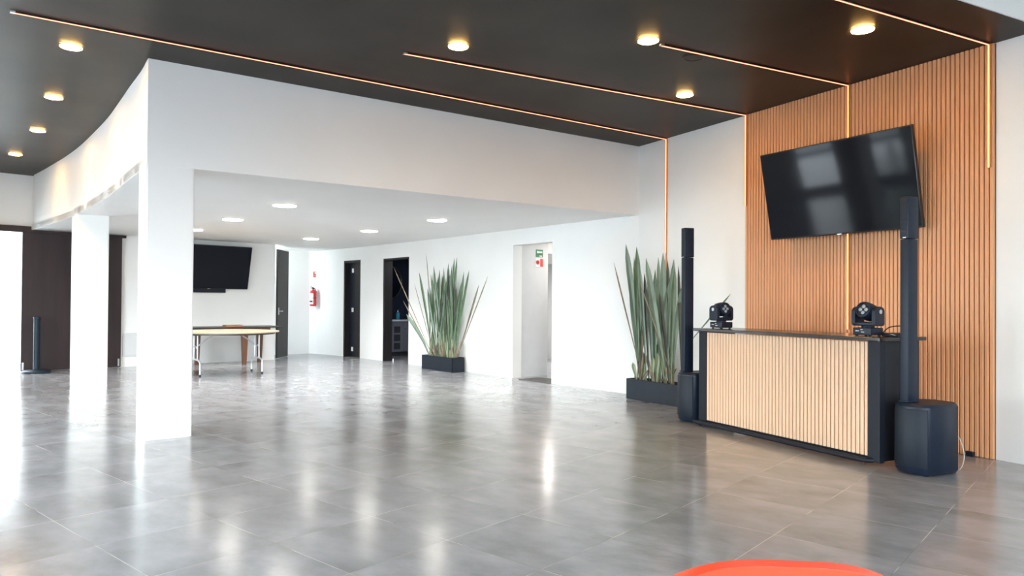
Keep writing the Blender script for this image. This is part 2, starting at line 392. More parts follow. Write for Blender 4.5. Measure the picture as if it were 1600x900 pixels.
# ------------------------------------------------------------------ LED strips: ceiling run + wall drop
def led(label, a, b_, wx, zend, ywall):
    o = thing('led_strip', label, 'light strip', (wx, ywall, H), 0, 'orange LED lines')
    A = Vector((a[0], a[1], H)); B = Vector((wx, ywall, H)); d = (B - A); n = Vector((-d.y, d.x, 0)).normalized()
    R = Matrix.Rotation(math.atan2(d.y, d.x), 3, 'Z'); c = (A + B) / 2 - B
    MB().box((c.x, c.y, -0.007), (d.length, 0.020, 0.012), R).build('ceiling_channel', MT['bezel'], o); MB().box((0, -0.008, (zend - H) / 2), (0.026, 0.014, H - zend)).build('wall_channel', MT['copper'], o)
    MB().box((c.x, c.y, -0.016), (d.length, 0.007, 0.005), R).build('ceiling_diffuser', MT['led'], o)
    MB().box((0, -0.0165, (max(zend, 2.0 if ywall > 6.58 else zend) - H) / 2 - 0.01), (0.008, 0.006, H - max(zend, 2.0 if ywall > 6.58 else zend) - 0.02)).build('wall_diffuser', MT['ledwall'], o)
    MB().box((A.x - B.x, A.y - B.y, -0.009), (0.035, 0.030, 0.016), R).build('end_cap', MT['steel'], o)
led('longest orange LED line, beside the white beam, dropping down the white wall behind plants', (-6.811, -0.683), None, -7.520, 0.36, YM)
led('orange LED line turning down where the white wall meets the oak slats', (-6.141, 2.308), None, -6.085, 2.47, YM - 0.0345)
led('orange LED line that runs down the slats and passes behind the big screen', (-4.814, 4.162), None, -4.730, 1.06, YM - 0.0345)
led('orange LED line ending short at the outer slat edge near the raised white ceiling', (-3.50, 2.60), None, -3.385, 2.49, YM - 0.0345)

# ------------------------------------------------------------------ ceiling lamps
def downlight(loc, r, m, label, group, power, colr):
    o = thing('downlight', label, 'ceiling light', loc, 0, group)
    MB().lathe([(r * 0.80, 0.0), (r * 1.08, 0.0), (r * 1.07, -0.002), (r * 0.99, -0.003), (r * 0.80, -0.003)], 32).build('trim_ring', MT['white' if m == 'cool' else 'dark'], o, True)
    dp_ = 0.012 if m == 'cool' else 0.010
    MB().lathe([(r * 0.98, -0.001), (r * 0.98, -dp_ * 0.8), (r * 0.90, -dp_), (0.0, -dp_ * 1.1)], 32).build('lamp_lens', MT[m], o, True)
    l = bpy.data.lights.new('lamp_light', 'SPOT'); l.energy = power; l.color = colr; l.spot_size = math.radians(125); l.spot_blend = 0.7; l.shadow_soft_size = r * 0.7
    lo = bpy.data.objects.new('lamp_light', l); COL.objects.link(lo); lo.parent = o; lo.location = (0, 0, -0.05)
    return o
WARM = (1.0, 0.78, 0.48)
G1 = 'warm downlights on the dark ceiling'
for loc, lab in [((-7.512, -0.321), 'warm downlight beside the longest LED line, first in the row along the curved bulkhead'),
                 ((-9.487, -0.563), 'second warm downlight along the curved white bulkhead'),
                 ((-11.465, -0.856), 'third warm downlight along the curved white bulkhead'),
                 ((-13.516, -1.296), 'farthest warm downlight of the row along the curved bulkhead, smallest in view'),
                 ((-5.751, 2.655), 'warm downlight near the capped end of the second LED line, mid ceiling'),
                 ((-4.802, 4.002), 'warm downlight beside the capped end of the LED line that runs behind the screen'),
                 ((-5.853, 5.384), 'warm downlight close under the second LED line, near where white wall meets slats'),
                 ((-3.731, 5.350), 'warm downlight above the big screen, closest to the raised white ceiling')]:
    downlight((loc[0], loc[1], H), 0.088, 'warm', lab, G1, 2.2, WARM)
G2 = 'round white lights in the low ceiling'
for loc, lab in [((-9.776, 2.013), 'largest round white light in the low ceiling, nearest the white column'),
                 ((-11.90, 1.668), 'round white light in the low ceiling, second behind the white column'),
                 ((-13.999, 1.308), 'round white light in the low ceiling half hidden by the white column edge'),
                 ((-14.651, 3.539), 'farthest round white light in the low ceiling, near the extinguisher corner'),
                 ((-12.476, 4.043), 'round white light in the low ceiling between the doorways and the beam'),
                 ((-10.247, 4.396), 'round white light in the low ceiling above the far planter')]:
    downlight((loc[0], loc[1], L), 0.15, 'cool', lab, G2, 72, (1.0, 0.97, 0.93))
o = thing('ceiling_speaker', 'flush round dark speaker grille in the dark ceiling beside an LED line', 'speaker', (-4.917, 4.629, H))
MB().lathe([(0.082, 0), (0.098, 0), (0.098, -0.006), (0.086, -0.010), (0.082, -0.006)], 32).build('rim', MT['dark'], o, True)
MB().lathe([(0.082, -0.001), (0.078, -0.006), (0.0, -0.008)], 32).build('grille', MT['dark'], o, True)

# ------------------------------------------------------------------ bar counter
BA = math.radians(-3.74)
bar = thing('bar_counter', 'black bar counter with pale slatted front and dark top, standing before the slatted wall', 'bar counter', (-5.804, 5.557, 0), BA)
BW, BD = 2.19, 0.476
MB().box((0.057, 0.03, 0.525), (0.114, 0.06, 0.98), bevel=0.003).build('front_post', MT['black'], bar)
MB().box((BW - 0.055, 0.03, 0.525), (0.110, 0.06, 0.98), bevel=0.003).build('front_post', MT['black'], bar)
MB().box((0.015, 0.06 + (BD - 0.06) / 2, 0.53), (0.03, BD - 0.06, 0.97)).build('side_panel', MT['black'], bar)
MB().box((BW - 0.015, 0.06 + (BD - 0.06) / 2, 0.53), (0.03, BD - 0.06, 0.97)).build('side_panel', MT['black'], bar)
b = MB(); b.box((BW / 2, 0.035, 0.54), (BW - 0.224, 0.02, 0.93)); b.build('front_backing', MT['mapleback'], bar)
b = MB(); slats(b, 0.114, BW - 0.110, 0.0418, 0.0320, 0.020, 0.075, 1.005, 0.026); b.build('front_slats', MT['maple'], bar)
MB().box((BW / 2, BD / 2 - 0.005, 1.031), (BW + 0.075, BD + 0.10, 0.030), bevel=0.004).build('bar_top', MT['bartop'], bar)
MB().box((BW / 2, 0.045, 0.055), (BW - 0.02, 0.05, 0.05)).build('base_board', MT['black'], bar)
MB().tube([(-0.03, -0.03, 0.045), (0.02, -0.045, 0.045), (BW - 0.16, -0.045, 0.045), (BW - 0.09, -0.030, 0.045), (BW - 0.07, 0.01, 0.045)], 0.022, 12).build('foot_rail', MT['black'], bar, True)
MB().box((BW / 2, BD - 0.03, 0.50), (BW - 0.08, 0.02, 0.03)).build('rear_brace', MT['black'], bar)
for (x, y) in ((0.03, -0.01), (BW - 0.14, -0.01), (0.03, BD - 0.04), (BW - 0.06, BD - 0.04)):
    c = MB(); c.box((x, y + 0.012, 0.040), (0.045, 0.03, 0.012)); c.lathe([(0.006, -0.013), (0.019, -0.011), (0.021, 0), (0.019, 0.011), (0.006, 0.013)], 20, (x, y + 0.012, 0.021), Matrix.Rotation(PI / 2, 3, 'Y'))
    c.build('caster', MT['brown'] if (x > 1 and y < 0) else MT['black'], bar, True)
def on_bar(s_, d_, z=1.046): 
    v = rotz(BA) @ Vector((s_, d_, 0)); return (-5.804 + v.x, 5.557 + v.y, z)

# ------------------------------------------------------------------ column loudspeakers
def pa_speaker(loc, rz, label):
    o = thing('column_speaker', label, 'loudspeaker', loc, rz, 'column loudspeakers')
    # subwoofer: bowed front (-y), chamfered rear, footprint 0.33 x 0.43
    W_, D_ = 0.160, 0.41
    foot = [(-W_, 0.05), (-W_ + 0.02, 0.015)]
    foot += [(-W_ + 0.045 + 0.23 * i / 8, -0.052 * math.sin(PI * (i / 8 * 0.84 + 0.08))) for i in range(9)]
    foot += [(W_ - 0.02, 0.015), (W_, 0.05), (W_, 0.33), (W_ - 0.06, D_), (-W_ + 0.06, D_), (-W_, 0.33)]
    def ring(z, ins):
        cx_, cy_ = 0.0, 0.19
        return [(cx_ + (x - cx_) * (1 - ins / 0.165), cy_ + (y - cy_) * (1 - ins / 0.2), z) for x, y in foot]
    MB().rings([ring(0.012, 0.014), ring(0.035, 0.0), ring(0.525, 0.0), ring(0.548, 0.022)]).build('subwoofer_cabinet', MT['plastic'], o, True)
    # front grille: a skin just outside the bowed front
    front = foot[1:12]; g = MB(); rings_ = []
    for z in (0.062, 0.07, 0.50, 0.508):
        off = 0.003 if z in (0.062, 0.508) else 0.008
        rings_.append([(x, y - off, z) for x, y in front] + [(x, y + 0.006, z) for x, y in front[::-1]])
    g.rings(rings_); g.build('front_grille', MT['grille'], o, True)
    for x in (-0.10, 0.10):
        for y in (0.05, 0.36): MB().lathe([(0.018, 0), (0.020, 0.012)], 16, (x, y, 0.0)).build('rubber_foot', MT['black'], o)
    cx_, cy_ = -0.062, 0.068
    def post(z0, z1, w, d, name, bv=0.008):
        MB().box((cx_, cy_, (z0 + z1) / 2), (w, d, z1 - z0), bevel=bv).build(name, MT['plastic'], o, True)
    post(0.545, 1.826, 0.072, 0.118, 'spacer_column')
    post(1.830, 2.160, 0.076, 0.122, 'array_column')
    MB().box((cx_ + 0.01, cy_ - 0.014, 0.556), (0.082, 0.128, 0.010), bevel=0.003).build('column_socket', MT['plastic'], o, True)
    MB().box((cx_ + 0.008, cy_ - 0.062, 1.838), (0.030, 0.004, 0.006)).build('badge', MT['chrome'], o)
    b = MB()
    for k_ in range(8): b.box((cx_, cy_ - 0.0615, 1.865 + k_ * 0.037), (0.050, 0.003, 0.026))
    b.build('driver_grille', MT['grille'], o)
    return o
pa1 = pa_speaker((-3.378, 5.432, 0), math.radians(-5), 'black column loudspeaker at the cable end of the bar, before the slatted wall')
pa2 = dup(pa1, (-6.066, 5.600, 0), math.radians(-10), 'black column loudspeaker standing between the broad leaved planter and the bar')

# ------------------------------------------------------------------ moving head lamps on the bar
def moving_head(loc, rz, head_tilt, yaw, label):
    o = thing('moving_head_lamp', label, 'stage light', loc, rz, 'stage lights on the bar')
    MB().box((0, 0, 0.042), (0.165, 0.165, 0.060), bevel=0.006).build('base', MT['plastic'], o, True)
    for sx in (-1, 1):
        for sy in (-1, 1): MB().lathe([(0.011, 0), (0.012, 0.013)], 12, (sx * 0.06, sy * 0.06, 0)).build('rubber_foot', MT['black'], o)
    b = MB(); b.box((-0.04, -0.0835, 0.045), (0.032, 0.002, 0.006)); b.box((0.0, -0.0835, 0.056), (0.02, 0.002, 0.004)); b.box((0.01, -0.0835, 0.036), (0.03, 0.002, 0.005))
    b.build('control_panel', MT['labelw'], o)
    y = bpy.data.objects.new('yoke', None); y = None
    R = rotz(yaw)
    MB().lathe([(0.05, 0.072), (0.05, 0.086), (0.04, 0.09)], 24).build('pan_ring', MT['black'], o, True)
    # yoke: a U with rounded arms
    u = MB(); u.box(R @ Vector((0, 0, 0.103)), (0.212, 0.118, 0.034), R, bevel=0.010)
    for s_ in (-1, 1):
        prof = []
        for k_ in range(13):
            a = PI * k_ / 12; prof.append((0.062 * math.cos(a), 0.205 + 0.042 * math.sin(a)))
        prof += [(-0.062, 0.105), (-0.050, 0.092), (0.050, 0.092), (0.062, 0.105)]
        r0 = [R @ Vector((s_ * 0.076, p, q)) for p, q in prof]; r1 = [R @ Vector((s_ * 0.108, p, q)) for p, q in prof]
        u.rings([r0, r1])
    u.build('yoke', MT['plastic'], o, True)
    # head: short rounded barrel with four lenses, tilting between the arms
    T = Matrix.Rotation(head_tilt, 3, 'X'); ax = R @ T @ Matrix.Rotation(PI / 2, 3, 'X'); c = Vector((0, 0, 0.205))
    hd = MB().lathe([(0.02, -0.085), (0.055, -0.078), (0.072, -0.05), (0.0745, 0.0), (0.072, 0.05), (0.066, 0.072), (0.056, 0.074), (0.051, 0.064), (0.0, 0.062)], 28, c, ax).build('head', MT['plastic'], o, True)
    for k_ in range(4):
        a = k_ * PI / 2
        p = c + ax @ Vector((0.026 * math.cos(a), 0.026 * math.sin(a), 0.062))
        MB().lathe([(0.016, 0), (0.016, 0.006), (0.011, 0.011), (0.0, 0.013)], 18, p, ax).build('lens', MT['lens'], hd, True)
    for s_ in (-1, 1): MB().lathe([(0.018, 0), (0.018, 0.008), (0.0, 0.010)], 18, R @ Vector((s_ * 0.108, 0, 0.205)), R @ Matrix.Rotation(s_ * PI / 2, 3, 'Y')).build('tilt_cap', MT['steel'], o, True)
    return o
moving_head(on_bar(BW - 0.20, 0.115), math.radians(0), math.radians(-16), math.radians(0), 'black moving head stage light on the bar top beside the cables')
moving_head(on_bar(0.20, 0.13), math.radians(2), math.radians(-6), math.radians(84), 'black moving head stage light on the bar top, seen against the white wall')

# ------------------------------------------------------------------ big screens
def screen(loc, rz, tilt, label, box=None):
    o = thing('flat_television', label, 'television', loc, rz)
    Wd, Hh = 1.65, 0.93; R = Matrix.Rotation(tilt, 3, 'X')
    def P(x, y, z): return R @ Vector((x, y, z))
    MB().box(P(0, 0.025, 0), (Wd, 0.045, Hh), R, bevel=0.006).build('casing', MT['bezel'], o, True)
    MB().box(P(0, 0.001, 0.002), (Wd - 0.018, 0.006, Hh - 0.026), R).build('screen_glass', MT['screen'], o)
    MB().box(P(0, -0.001, -Hh / 2 + 0.004), (0.05, 0.006, 0.010), R).build('badge', MT['steel'], o)
    return o, P
tv, P = screen((-4.698, 6.289, 2.468), math.radians(2.7), math.radians(11.9), 'big black television tilted forward on the oak slatted wall above the bar')
b = MB(); b.box((0, 0.232, 0.0), (0.5, 0.020, 0.42)); b.box((0, 0.15, 0.02), (0.10, 0.17, 0.06)); b.box(P(0, 0.06, 0), (0.46, 0.03, 0.40), Matrix.Rotation(math.radians(11.9), 3, 'X'))
b.build('wall_bracket', MT['black'], tv)
pt = pC(1.54, 0.20); aC = math.atan2(WCd.y, WCd.x)
tv2, P2 = screen((pt.x, pt.y, 2.005), aC, math.radians(15), 'black television tilted forward on the far white wall above the folding table')
b = MB(); b.box((0, 0.185, 0.0), (0.5, 0.022, 0.42)); b.box((0, 0.12, 0.02), (0.10, 0.12, 0.06)); b.box(P2(0, 0.06, 0), (0.46, 0.03, 0.40), Matrix.Rotation(math.radians(15), 3, 'X'))
b.build('wall_bracket', MT['black'], tv2)
MB().box((-0.10, 0.165, -0.485), (0.92, 0.06, 0.085), bevel=0.01).build('media_box', MT['black'], tv2)

# ------------------------------------------------------------------ planters with sword leaved plants
def sword(b, base, tip, wid, bend, fold=0.25, n=10, tw=0.0):
    base = Vector(base); tip = Vector(tip); d = tip - base
    side = Vector((0.49, 0.87, 0)) if tw == 0 else Vector((math.cos(tw), math.sin(tw), 0))
    side = (side - d.normalized() * side.dot(d.normalized())).normalized(); nr = d.normalized().cross(side)
    hor = Vector((d.x, d.y, 0)); L_, C_, R_ = [], [], []
    for i in range(n + 1):
        t_ = i / n
        p = base + d * t_ - hor * (bend * math.sin(PI * t_)) * 0.5
        w = wid * (0.30 + 0.70 * min(1, t_ / 0.62) ** 1.3) * (1 - max(0, (t_ - 0.80) / 0.20) ** 2.2)
        w = max(w, 0.0015)
        C_.append(b.b.verts.new(p + nr * (w * fold))); L_.append(b.b.verts.new(p - side * w / 2)); R_.append(b.b.verts.new(p + side * w / 2))
    for i in range(n):
        b.b.faces.new((L_[i], C_[i], C_[i + 1], L_[i + 1])); b.b.faces.new((C_[i], R_[i], R_[i + 1], C_[i + 1]))
def plant(org, ang, Lp, tips, clumps, extra, wid, zr, label, seed, greyish, arch=()):
    rnd = random.Random(seed)
    o = thing('potted_sword_plant', label, 'potted plant', (org[0], org[1], 0), ang, 'tall plants in black trough planters')
    hb, dp = 0.275, 0.28
    bx = MB(); th = 0.015
    bx.box((Lp / 2, th / 2, hb / 2), (Lp, th, hb), bevel=0.003); bx.box((Lp / 2, dp - th / 2, hb / 2), (Lp, th, hb), bevel=0.003)
    bx.box((th / 2, dp / 2, hb / 2), (th, dp, hb), bevel=0.003); bx.box((Lp - th / 2, dp / 2, hb / 2), (th, dp, hb), bevel=0.003); bx.box((Lp / 2, dp / 2, 0.01), (Lp - 0.02, dp - 0.02, 0.02))
    bx.build('trough', MT['planter'], o)
    MB().box((Lp / 2, dp / 2, 0.13), (Lp - 0.03, dp - 0.03, 0.22)).build('soil', MT['soil'], o)
    green, grey, dry, dark = MB(), MB(), MB(), MB()
    for bu, tu, tv_, tz, w, kind in tips:
        base = (bu + rnd.uniform(-.03, .03), 0.14 + rnd.uniform(-.05, .05), 0.235)
        tgt = dry if kind == 1 else dark if kind == 2 else (grey if rnd.random() < greyish else green)
        sword(tgt, base, (tu, tv_, tz), w, rnd.uniform(0.0, 0.22) if kind in (0, 2) else 0.0)
    for i in range(extra):
        c = rnd.choice(clumps); bu = c + rnd.uniform(-.07, .07); bv = rnd.uniform(0.08, 0.20)
        tz = rnd.uniform(*zr); tu = bu + rnd.gauss(0, 0.13); tv_ = min(0.24, bv + rnd.gauss(0, 0.07))
        q = rnd.random(); tgt = dark if q < 0.14 else grey if q < 0.14 + greyish * .86 else green
        sword(tgt, (bu, bv, 0.235), (tu, tv_, tz), wid * rnd.uniform(0.65, 1.1), rnd.uniform(-0.1, 0.2), tw=rnd.uniform(0.6, 1.5))
    for p_, q_, w_ in arch: sword(grey, p_, q_, w_, 0.0)
    green.build('green_leaves', MT['leaf'], o); grey.build('grey_green_leaves', MT['leafgrey'], o); dark.build('dark_leaves', MT['leafdark'], o)
    pale = MB()
    for c in clumps:
        for i in range(6):
            bu = c + rnd.uniform(-.06, .06); bv = rnd.uniform(0.08, 0.20)
            sword(pale, (bu, bv, 0.235), (bu + rnd.uniform(-.08, .08), bv + rnd.uniform(-.03, .03), rnd.uniform(0.45, 0.85)), wid * rnd.uniform(.7, 1.1), 0.0, tw=rnd.uniform(0.5, 1.5))
        for i in range(7):
            bu = c + rnd.uniform(-.09, .09); bv = rnd.uniform(0.05, 0.20)
            sword(dry, (bu, bv, 0.235), (bu + rnd.uniform(-.14, .14), bv + rnd.uniform(-.05, .05), rnd.uniform(0.32, 0.62)), wid * rnd.uniform(.3, .7), 0.1, tw=rnd.uniform(0.3, 1.8))
    pale.build('leaf_sheaths', MT['leafpale'], o); dry.build('dry_leaves', MT['leafdry'], o)
    return o
T1 = [(0.2, -0.3, -0.48, 2.0, 0.018, 1), (0.2, -0.17, -0.33, 1.33, 0.018, 1), (0.14, -0.20, -0.24, 1.07, 0.075, 0), (0.3, 0.03, -0.2, 1.67, 0.012, 1), (0.15, -0.01, -0.07, 1.9, 0.045, 0), (0.3, 0.17, -0.02, 2.25, 0.015, 1), (0.4, 0.33, 0.05, 2.01, 0.045, 0), (0.45, 0.43, 0.12, 1.94, 0.045, 0), (0.3, 0.23, 0.05, 1.6, 0.04, 0), (0.55, 0.55, 0.14, 1.97, 0.04, 0), (0.6, 0.71, 0.14, 2.05, 0.045, 0), (0.7, 0.74, 0.14, 1.96, 0.04, 2), (0.75, 0.91, 0.14, 2.15, 0.045, 0), (0.8, 1.0, 0.14, 2.16, 0.045, 0), (0.65, 0.84, 0.14, 2.03, 0.045, 0), (0.95, 1.23, 0.14, 1.88, 0.045, 0), (0.97, 1.4, 0.14, 1.9, 0.045, 0), (1.0, 1.71, 0.14, 1.63, 0.035, 1), (0.98, 1.98, 0.14, 1.78, 0.02, 1), (1.0, 1.59, 0.14, 1.32, 0.012, 1), (0.5, 0.5, 0.14, 1.86, 0.04, 0), (0.35, 0.35, 0.14, 1.81, 0.04, 2), (0.62, 0.63, 0.14, 1.77, 0.045, 0), (0.9, 1.15, 0.14, 1.68, 0.04, 0), (0.45, 0.4, 0.07, 1.7, 0.04, 0)]
T2 = [(0.18, -0.04, -0.2, 1.87, 0.022, 1), (0.12, 0.01, -0.03, 2.13, 0.085, 0), (0.18, 0.13, 0.06, 2.09, 0.085, 0), (0.3, 0.23, 0.03, 1.82, 0.05, 0), (0.15, 0.09, 0.05, 1.95, 0.05, 0), (0.62, 0.48, -0.09, 1.91, 0.085, 0), (0.35, 0.3, 0.05, 1.72, 0.05, 2), (0.6, 0.47, 0.14, 1.93, 0.06, 0), (0.4, 0.41, 0.14, 1.77, 0.06, 0), (0.6, 0.56, 0.14, 1.99, 0.085, 0), (0.65, 0.64, 0.14, 1.9, 0.05, 2), (0.65, 0.76, 0.14, 1.89, 0.08, 0), (0.7, 0.78, 0.14, 1.78, 0.07, 0), (0.85, 0.84, 0.14, 1.8, 0.04, 2), (0.7, 0.91, 0.14, 1.55, 0.07, 0), (0.85, 0.57, -0.31, 1.65, 0.015, 1),  (0.35, 0.27, 0.14, 1.61, 0.06, 0), (0.45, 0.49, 0.14, 1.6, 0.07, 0), (0.5, 0.68, 0.14, 1.6, 0.07, 0), (0.2, 0.18, 0.12, 0.91, 0.02, 1)]
plant((-13.285, 5.395), math.atan2(.165, 1), 1.07, T1, [0.18, 0.38, 0.52, 0.68, 0.82, 0.95], 52, 0.042, (1.25, 1.95), 'dense narrow leaved tall plant in black trough, between dark doorway and white opening', 3, 0.35)
plant((-7.93, 6.25), math.radians(3), 1.07, T2, [0.15, 0.46, 0.66], 10, 0.065, (1.2, 1.75), 'broad leaved tall sword plant in black trough beside the bar end loudspeaker', 11, 0.6, [((0.93, 0.14, 0.235), (1.03, 0.14, 0.90), 0.06), ((1.00, 0.14, 0.78), (1.70, 0.14, 1.43), 0.03)])

# ------------------------------------------------------------------ dark doors on the back wall
def frame_at(x0, x1, z1, name, m, jamb=0.06, depth=0.22, off=-0.06):
    """door lining through the wall thickness; x0 is the end nearer the beam"""
    a = pB(x0); b_ = pB(x1); d = (b_ - a).normalized(); n = Vector((-d.y, d.x)); w = (b_ - a).length
    R = Matrix(((d.x, -n.x, 0), (d.y, -n.y, 0), (0, 0, 1)))       # local x along the wall, local y into the wall
    o = bpy.data.objects.new(name, None); COL.objects.link(o)
    o.matrix_world = Matrix.Translation((a.x, a.y, 0)) @ R.to_4x4()
    return o, w
o, w = frame_at(*D1x, 2.285, 'door_1', 'espresso'); struct(o)
f = MB(); dpt = 0.20
f.box((0.03, dpt / 2, 1.142), (0.06, dpt, 2.285)); f.box((w - 0.03, dpt / 2, 1.142), (0.06, dpt, 2.285)); f.box((w / 2, dpt / 2, 2.255), (w, dpt, 0.06))
f.build('door_frame', MT['espresso'], o)
MB().box((w / 2 - 0.14, 0.12, 1.115), (w - 0.40, 0.045, 2.22)).build('door_leaf', MT['espresso'], o)
MB().box((w - 0.19, 0.14, 1.115), (0.26, 0.05, 2.22)).build('hinge_stile', MT['black'], o)
for z in (0.185, 1.115, 2.05): MB().box((w - 0.24, 0.10, z), (0.075, 0.012, 0.10), bevel=0.003).build('hinge', MT['labelw'], o)
# dark bathroom doorway
o, w = frame_at(*D2x, 2.265, 'door_2', 'espresso'); struct(o)
f = MB()
f.box((0.012, dpt / 2, 1.132), (0.024, dpt, 2.265)); f.box((w - 0.03, dpt / 2, 1.132), (0.06, dpt, 2.265)); f.box((w / 2, dpt / 2, 2.245), (w, dpt, 0.04))
f.build('door_frame', MT['espresso'], o)
MB().lathe([(0.010, 0), (0.012, 0.05)], 12, (w - 0.085, 0.22, 0.0)).build('door_stop', MT['chrome'], o)
bath = o.matrix_world.copy(); bw = w
def bathp(x, y, z): return bath @ Vector((x, y, z))
r = MB()
bx0, bx1, by1 = -0.4, 2.75, 2.6
def bb(b, x0, x1, y0, y1, z0, z1):
    b.box(bath @ Vector(((x0 + x1) / 2, (y0 + y1) / 2, (z0 + z1) / 2)), (x1 - x0, y1 - y0, z1 - z0), bath.to_3x3()); return b
struct(bb(bb(bb(bb(MB(), bx0, bx1, by1, by1 + .1, 0, 2.6), bx0 - .1, bx0, .22, by1, 0, 2.6), bx1, bx1 + .1, .20, by1, 0, 2.6), w + 0.02, bx1, 0.20, 0.23, 0, 2.6).build('wall_bathroom', MT['navy']))
struct(bb(MB(), bx0, bx1, .22, by1, 2.5, 2.6).build('ceiling_bathroom', MT['white']))
# vanity along the side opposite
v = thing('bathroom_vanity', 'grey vanity cabinet with open shelves under a pale counter inside the dark doorway', 'cabinet')
SWAP = Matrix(((0, 1, 0, 0), (1, 0, 0, 0), (0, 0, 1, 0), (0, 0, 0, 1)))          # local x along the vanity, -y toward the room
VM = bath @ Matrix.Translation((2.15, 0.40, 0)) @ SWAP; v.matrix_world = VM
VL, VD = 1.60, 0.55
MB().box((VL / 2, VD / 2, 0.47), (VL, VD, 0.74)).build('cabinet_body', MT['cabinet'], v)
MB().box((VL / 2, VD / 2 + 0.02, 0.05), (VL - 0.04, VD - 0.06, 0.1)).build('plinth', MT['cabdark'], v)
for z in (0.24, 0.44, 0.64): MB().box((0.665, -0.002, z), (0.17, 0.012, 0.155)).build('shelf_shade_panel', MT['cabdark'], v)  # flat dark slabs, shade of the open shelves put into their colour
for x in (0.335, 1.02, 1.40):
    dr = MB().box((x, -0.006, 0.46), (0.36, 0.016, 0.68), bevel=0.003).build('cabinet_door', MT['cabinet'], v)
    MB().lathe([(0.008, 0), (0.014, 0.015), (0.0, 0.018)], 12, (x - 0.13, -0.014, 0.66), Matrix.Rotation(PI / 2, 3, 'X')).build('knob', MT['chrome'], dr)
MB().box((VL / 2, VD / 2 - 0.01, 0.86), (VL + 0.02, VD + 0.03, 0.04), bevel=0.004).build('counter_top', MT['counter'], v)
s_ = thing('soap_bottle', 'teal pump soap bottle on the pale bathroom counter', 'bottle', VM @ Vector((0.78, 0.16, 0.88)))
MB().lathe([(0.045, 0), (0.048, 0.01), (0.048, 0.15), (0.03, 0.175), (0.014, 0.185), (0.014, 0.20)], 20).build('bottle_body', MT['bottle'], s_, True)
b = MB(); b.lathe([(0.015, 0.20), (0.015, 0.215), (0.005, 0.217), (0.005, 0.245)], 14); b.box((0.018, 0, 0.248), (0.05, 0.014, 0.01)); b.build('pump', MT['chrome'], s_, True)
s_ = thing('faucet', 'small curved chrome faucet on the bathroom counter', 'faucet', VM @ Vector((0.68, 0.42, 0.88)))
MB().tube(smooth_pts([(0, 0, 0), (0, 0, 0.14), (0.05, -0.01, 0.185), (0.12, -0.02, 0.16)]), 0.014).build('spout', MT['chrome'], s_, True)
MB().lathe([(0.026, 0), (0.024, 0.012), (0.014, 0.016)], 16).build('base_flange', MT['chrome'], s_, True)
m_ = thing('round_mirror', 'large round dark mirror with thin brass rim on the navy bathroom wall', 'mirror')
m_.matrix_world = VM @ Matrix.Translation((0.72, 0.598, 1.80))
RXm = Matrix.Rotation(PI / 2, 3, 'X')
MB().lathe([(0.42, 0.0), (0.42, 0.02), (0.0, 0.022)], 48, (0, 0.0, 0), RXm).build('mirror_glass', MT['mirror'], m_, True)
MB().lathe([(0.42, 0.0), (0.438, 0.0), (0.438, 0.030), (0.42, 0.030), (0.42, 0.0)], 48, (0, 0.0, 0), RXm).build('rim', MT['brass'], m_, True)

# ------------------------------------------------------------------ white opening with corridor and signs
o, w = frame_at(*OPx, 2.31, 'opening', 'white'); OPM = o.matrix_world.copy(); bpy.data.objects.remove(o)
def ob(b, x0, x1, y0, y1, z0, z1):
    b.box(OPM @ Vector(((x0 + x1) / 2, (y0 + y1) / 2, (z0 + z1) / 2)), (x1 - x0, y1 - y0, z1 - z0), OPM.to_3x3()); return b
# local x runs away from the beam along the wall, local y goes into the wall
struct(ob(MB(), w + 0.02, w + 0.14, 0.20, 0.83, 0, 2.6).build('wall_passage', MT['panelgrey']))
q = MB(); ob(q, -0.6, w + 0.9, 3.4, 3.5, 0, 2.6); ob(q, -0.7, -0.6, 0.2, 3.4, 0, 2.6); ob(q, w + 3.0, w + 3.1, 0.9, 3.5, 0, 2.6); ob(q, w + 0.14, w + 3.1, 0.72, 0.83, 0, 2.6)
ob(q, w + 0.8, w + 3.1, 3.4, 3.5, 0, 2.6)
struct(q.build('wall_passage_end', MT['panelgrey']))
struct(ob(ob(MB(), -0.7, w + 0.14, 0.2, 3.5, 2.55, 2.65), w + 0.14, w + 3.1, 0.72, 3.5, 2.22, 2.65).build('ceiling_passage', MT['white']))
sg = thing('exit_route_sign', 'small green sign with a white arrow on the passage wall inside the white opening', 'sign'); sg.matrix_world = OPM @ Matrix.Translation((w + 0.02, 0.20 + 0.42, 2.198))
# on the passage wall: face normal is local -x; sign plane is local y (depth) / z. The arrow points back toward the room
MB().box((-0.004, 0, 0), (0.006, 0.165, 0.135), bevel=0.001).build('plate', MT['signgreen'], sg)
b = MB()
def flat(b, pts, x=-0.009, th=0.002):
    r0 = [(x, a, c) for a, c in pts]; r1 = [(x - th, a, c) for a, c in pts]; b.rings([r0, r1])
flat(b, [(-0.070, 0.022), (-0.035, 0.052), (-0.035, 0.036), (0.062, 0.036), (0.062, 0.008), (-0.035, 0.008), (-0.035, -0.008)])
b.build('arrow', MT['labelw'], sg)
b = MB(); flat(b, [(-0.005, -0.040), (0.060, -0.040), (0.060, -0.054), (-0.005, -0.054)]); b.build('caption_bar', MT['labelw'], sg)
b = MB(); flat(b, [(-0.076, -0.022), (0.076, -0.022), (0.076, -0.026), (-0.076, -0.026)]); b.build('divider', MT['signblack'], sg)
sg = thing('no_smoking_style_sign', 'small white and red sign with round mark, below the green arrow sign', 'sign'); sg.name = 'prohibition_sign'
sg.matrix_world = OPM @ Matrix.Translation((w + 0.02, 0.20 + 0.415, 2.03))
MB().box((-0.004, 0, 0), (0.006, 0.185, 0.155), bevel=0.001).build('plate', MT['labelw'], sg)
